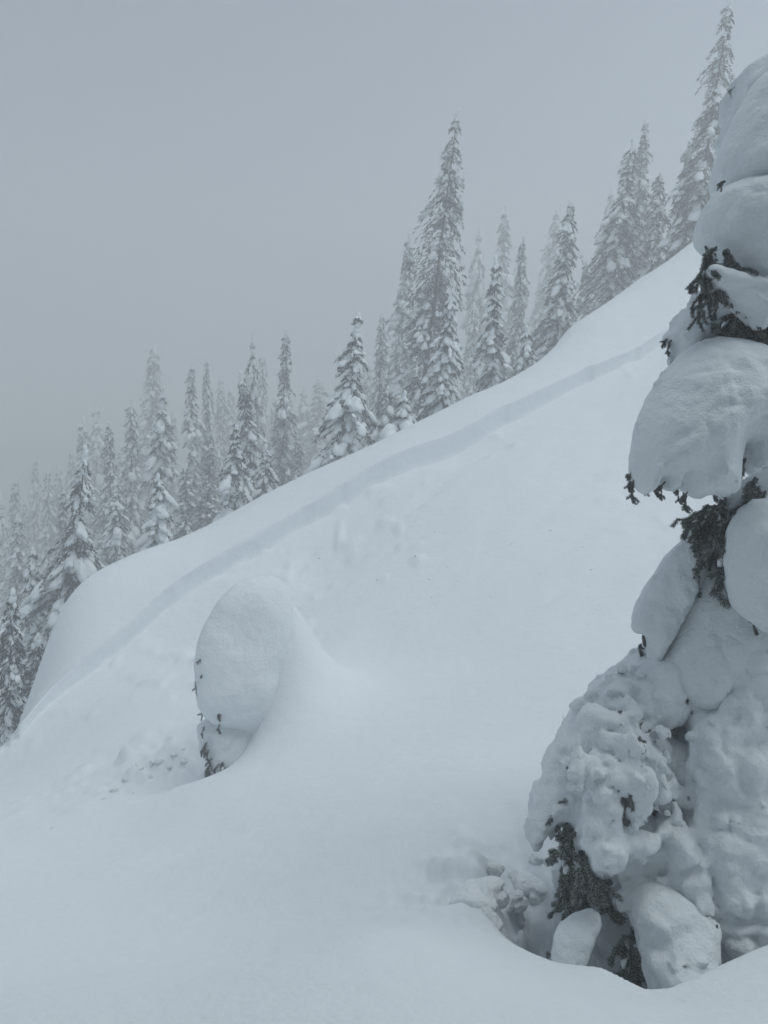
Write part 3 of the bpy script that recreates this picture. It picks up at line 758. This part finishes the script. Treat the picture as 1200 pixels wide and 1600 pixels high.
OWN = [
 (1, (716,166), 655, 650, 34.0, 150, 'tallest dark fir with ragged drooping boughs towering over the ridge', None, dict(snow=.5, droop=1.3, gap=.18, dens=.95, pillow=.8)),
 (2, (560,483), 538, 716, 25.5, 88, 'fir stacked with fat white snow pillows standing clear of its neighbours on the ridge', None, dict(single=60, snow=.8, pillow=1.3, droop=.8, gap=.12)),
 (3, (708,450), 688, 640, 26.5, 66, 'slim pillow-laden fir in front of the tallest dark fir', None, dict(single=60, snow=.9, pillow=1.3, droop=1.0)),
 (4, (775,395), 768, 600, 28.5, 58, 'narrow dark fir with clumps of snow just right of the tallest dark fir', None, dict(snow=.8, pillow=1.3, droop=1.0, gap=.2)),
 (5, (1142,-5), 1082, 372, 33.0, 100, 'very tall frosted fir leaning beside the snow-buried tree on the upper slope', None, dict(snow=.65, pillow=.9, droop=1.3, gap=.1)),
 (6, (135,690), 112, 930, 24.0, 120, 'broad dark fir with heavy drooping boughs above the lower end of the ridge', None, dict(snow=.6, pillow=1.3, droop=1.3, gap=.12)),
 (7, (20,915), 14, 1150, 19.0, 74, 'dark rough fir low down where the ridge runs out', None, dict(snow=.45, pillow=.9, droop=1.0)),
 (8, (62,985), 48, 1110, 20.5, 66, 'squat dark fir tucked against the steep end of the ridge', None, dict(snow=.45, pillow=.9, droop=1.1)),
 (9, (248,735), 245, 858, 24.0, 46, 'small fir capped with smooth white pillows close behind the ridge', None, dict(single=60, snow=1., pillow=1.9, droop=.8, gap=.1)),
 (10, (370,660), 366, 795, 26.5, 56, 'stout snow-clumped fir close behind the ridge beside a small snow mound tree', None, dict(single=60, snow=.9, pillow=1.4, droop=1.0)),
 (11, (893,310), 868, 545, 34.0, 74, 'grey-green frosted fir where the upper slope roll begins', None, dict(snow=.7, pillow=1.1, droop=1.1)),
 (12, (632,606), 630, 668, 25.0, 44, 'tiny snow-covered fir poking over the ridge by the tallest dark fir', None, dict(single=60, snow=1., pillow=1.7, droop=.8)),
 (13, (824,505), 822, 572, 28.5, 38, 'small snowy fir peeking over the ridge below a frosted fir', None, dict(snow=.95, pillow=1.4, droop=.9)),
 (14, (52,850), 52, 1050, 24.0, 52, 'pale slim snow-clad fir behind the squat dark fir', None, dict(single=60, snow=1., pillow=1.6, droop=.9)),
 (15, (1010,183), 985, 430, 38.0, 64, 'tall frosted spire, taller of a close pair on the upper slope', None, dict(snow=.75, pillow=1.0, droop=1.1, frost=True)),
 (16, (990,213), 955, 462, 36.0, 92, 'full frosted fir, broader of a close pair on the upper slope', None, dict(snow=.75, pillow=1.1, droop=1.1)),
 (17, (1032,265), 1018, 425, 35.0, 56, 'shorter frosted fir flanking the close pair on the upper slope', None, dict(snow=.7, pillow=1.0, droop=1.1)),
 (18, (1078,215), 1060, 388, 35.0, 32, 'thin dark spire beside the very tall frosted fir', None, dict(snow=.6, pillow=.9, droop=1.1)),
 (19, (375,575), 398, 775, 32.0, 58, 'dark-cored fir bending its top, behind the stout snow-clumped fir', None, dict(snow=.6, pillow=1.0, droop=1.1, gap=.15)),
 (20, (447,510), 440, 762, 37.0, 52, 'slender frosted spire alone in a gap of the treeline', None, dict(snow=.7, pillow=.9, droop=1.1, frost=True)),
 (21, (415,690), 414, 778, 28.0, 58, 'bushy snow-flecked young fir between two taller firs', None, dict(snow=.75, pillow=1.2, droop=1.2)),
 (22, (606,600), 600, 692, 29.0, 66, 'round bushy fir with hanging frosted twigs left of the tiny snow-covered fir', None, dict(snow=.7, pillow=1.2, droop=1.4)),
]
for s_, top, bu, bv, Y, wp, lab, grp, kw in OWN:
    own_fir(s_ + 40, top, bu, bv, Y, wp, lab, grp, **kw)

ARCH = [(make_fir(101, 11, 1.25, snow=.75, pillow=1.0, droop=1.1, frost=True), 11, 1.25),
        (make_fir(102, 11, 1.1, snow=.8, pillow=1.1, droop=1.0, gap=.1, frost=True), 11, 1.1),
        (make_fir(103, 12, 1.4, snow=.65, pillow=.9, droop=1.2, frost=True), 12, 1.4),
        (make_fir(104, 9, 1.2, snow=.85, pillow=1.3, droop=1.1, gap=.1), 9, 1.2),
        (make_fir(105, 13, 1.3, snow=.7, pillow=.8, droop=1.1, gap=.05, frost=True), 13, 1.3)]
MID = [((818,365),805,575,40,46,'slim frosted spire standing between the narrow dark fir and the grey-green frosted fir'),
       ((640,360),618,662,44,62,'tall pale fir close behind the tallest dark fir on its downhill side'),
       ((597,485),590,692,41,50,'thin pale spire just uphill of the fir stacked with fat snow pillows'),
       ((255,600),250,800,36,62,'tall frosted fir rising straight behind the small pillow-capped fir'),
       ((170,655),175,880,36,58,'pale frosted fir standing just uphill of the broad dark fir'),
       ((205,620),205,860,42,60,'tall hazy fir between the broad dark fir and the small pillow-capped fir'),
       ((298,560),302,815,43,52,'downhill one of two slim frosted spires side by side'),
       ((322,555),326,800,44,44,'uphill one of two slim frosted spires side by side'),
       ((395,515),393,780,43,48,'tall slim spire rising right behind the fir with the bent top'),
       ((100,760),95,960,34,56,'hazy fir standing just downhill of the broad dark fir'),
       ((28,800),24,1020,33,60,'hazy fir rising behind the dark rough fir at the ridge end'),
       ((915,405),912,498,40,34,'little pale fir in the gap below the close pair on the upper slope'),
       ((465,675),466,752,35,34,'short thin dark fir at the foot of the lone slender spire'),
       ((180,740),185,890,31,50,'snowy fir rooted against the uphill side of the broad dark fir'),
       ((330,690),322,815,34,54,'snowy fir standing below the two slim side-by-side spires, nearest the stout fir'),
       ((290,720),290,835,33,52,'snowy fir standing below the two slim side-by-side spires, nearest the small pillow-capped fir')]
FAINT = [((790,318),775,590,54,56),((750,345),738,612,60,52),((957,290),940,478,52,50),((870,325),846,552,56,54),((1062,285),1052,388,50,36),((500,590),490,738,62,66),((475,600),470,745,68,54),
         ((410,545),408,775,55,44),((345,585),345,805,60,50),((240,535),233,842,58,90),((130,650),128,860,48,54),((150,622),150,830,66,52),((75,725),75,985,50,54),((55,712),52,985,60,50),((25,745),20,1000,50,60),((92,722),90,950,62,46),((2,770),0,1020,54,60),
         ((740,470),735,615,48,44),((800,470),796,592,56,42),((845,430),838,565,62,40),((680,420),672,650,64,60),((540,570),535,715,64,60),((575,560),570,700,58,46),((430,620),425,770,62,50),((270,640),268,845,64,52),((190,690),190,880,60,54),((220,655),220,860,66,50),((360,600),358,795,66,46),((112,700),110,900,60,44),((40,780),40,1000,64,54)]
for n_, (top, bu, bv, Y, wp, lab) in enumerate(MID):
    me_, H0, R0 = ARCH[n_ % 5]
    place_fir(me_, H0, R0, top, bu, bv, Y, wp, lab, 'firs in the middle rows behind the ridge')
for n_, (top, bu, bv, Y, wp) in enumerate(FAINT):
    me_, H0, R0 = ARCH[(n_ * 2 + 1) % 5]
    place_fir(me_, H0, R0, top, bu, bv, Y * 1.14, wp, 'pale fir spire almost lost in the fog behind the other trees', 'firs fading in the fog')

# unseen firs added around the camera to keep sky light off the nearest snow
for n_, (x_, y_, h_, w_) in enumerate([(3.7, -0.9, 13, 1.3), (-2.1, -1.4, 13, 1.3), (0.4, -2.1, 14, 1.4), (-4.1, 0.6, 13, 1.35), (2.2, -2.2, 14, 1.4)]):
    me_, H0, R0 = ARCH[n_ % 5]
    e_ = link('fir_tree', None, None, (), label='snow-frosted fir added out of view to shade the near snow', category='tree', group='unseen firs added for shade')
    e_.location = (x_, y_, ground(x_, y_)[0] - .1); e_.scale = (w_ / R0, w_ / R0, h_ / H0); e_.rotation_euler = (0, 0, n_ * 1.3)
    for nm, m_ in zip(('trunk', 'crown', 'snow_load'), me_):
        o_ = link(nm, m_, e_)
        if nm != 'trunk': o_['kind'] = 'stuff'

# ------------------------------------------------------------------ loose snow
def clod(seed):
    r = np.random.default_rng(seed)
    return solid([], [((0, 0, 0), (.5, .42, .36)), ((.18, .1, .12), (.3, .3, .26))], h=0.075, noise=((-.10, .5), (.10, .3)), k=.1, off=seed * 2.1, margin=.3)
CL = []
for s_ in range(4):
    v_, q_ = clod(s_); m_ = mesh_from('snow_chunk', v_, [q_]); m_.materials.append(M_pad); CL.append((m_, v_, q_))
def chunk(u, v, px, label, group):
    p = hit(u, v); s = px / FPX * p[1]
    o = link('snow_chunk', CL[pr.randrange(4)][0], None, (), label=label, category='snow chunk', group=group)
    o.location = p + np.array([0, 0, -s * .24]); o.scale = (s * pr.uniform(.9, 1.3), s * pr.uniform(.9, 1.3), s * .8); o.rotation_euler = (pr.uniform(-.4, .4), pr.uniform(-.4, .4), pr.uniform(0, 6))
for u, v, px in [(745,1392,80),(792,1404,54),(766,1352,40),(828,1374,62),(846,1340,30),(762,1430,44),(806,1434,28),(800,1366,34)]:
    chunk(u, v, px, 'rounded snow chunk in the rubble beside the tree well', 'snow chunks by the tree well')
for u, v, px in [(215,1195,22),(245,1188,18),(232,1212,16),(262,1200,14),(198,1215,15),(180,1232,14),(270,1180,12),(288,1192,14),(205,1240,10),(160,1250,10),(285,1170,9),(80,1295,7)]:
    chunk(u, v, px, 'snow chunk in the churned patch below the small stooped fir', 'snow chunks by the small stooped fir')
Vs, Qs, n0 = [], [], 0
r_ = np.random.default_rng(11)
spots = [(r_.normal(860, 110), r_.normal(860, 55), r_.uniform(1.5, 4.5)) for _ in range(80)] + [(r_.uniform(420, 1000), r_.uniform(800, 1060), r_.uniform(1.5, 4)) for _ in range(40)] + [(500,872,8),(672,905,8),(590,905,6),(860,828,8),(800,850,7),(925,890,9),(700,885,6)]
uv_ok = [(u, v, p) for u, v, p in spots if v > np.interp(u, [c[0] for c in CROWN], [c[1] for c in CROWN]) + 25 and u < 1040]
for u, v, p_ in uv_ok:
    P = hit(u, v, 6, 40); s = p_ / FPX * P[1]
    v_, q_ = LU * .45 * (1 + .2 * r_.normal(size=(len(LU), 1))), LTRI
    a = r_.uniform(0, 6); c_, sn_ = math.cos(a), math.sin(a)
    vv = v_ @ np.array([[c_, sn_, 0], [-sn_, c_, 0], [0, 0, .7]]) * s + P - [0, 0, s * .12]
    Vs.append(vv); Qs.append(q_ + n0); n0 += len(vv)
link('loose_snow', mesh_from('loose_snow', np.concatenate(Vs), [np.concatenate(Qs)]), None, [M_pad], kind='stuff', label='small loose snow lumps scattered down the scoured slide path', category='snow lumps')

# ------------------------------------------------------------------ haze
HX, HY0, HY1 = 170, -165, 170
allz = ZZ.min()
v_ = np.array([(x, y, z) for x in (-HX, HX) for y in (HY0, HY1) for z in (allz - 1.0, max(26.0, ZZ.max() + 1.0))], float)
q_ = np.array([(0, 1, 3, 2), (4, 6, 7, 5), (0, 4, 5, 1), (2, 3, 7, 6), (0, 2, 6, 4), (1, 5, 7, 3)])
hm = bpy.data.materials.new('haze'); hm.use_nodes = True
ht = hm.node_tree; ht.nodes.clear()
ho = ht.nodes.new('ShaderNodeOutputMaterial'); hv = ht.nodes.new('ShaderNodeVolumePrincipled')
hv.inputs['Color'].default_value = (0.97, 0.988, 0.986, 1)
hv.inputs['Density'].default_value = 0.0150
hv.inputs['Anisotropy'].default_value = 0.25
ht.links.new(hv.outputs[0], ho.inputs['Volume'])
link('haze', mesh_from('haze', v_, [q_], False), None, [hm], kind='stuff', label='pale even mountain fog', category='fog')
print('TERRAIN z', ZZ.min(), ZZ.max(), 'tris', sum(len(m.loops) - 2 * len(m.polygons) for m in bpy.data.meshes))
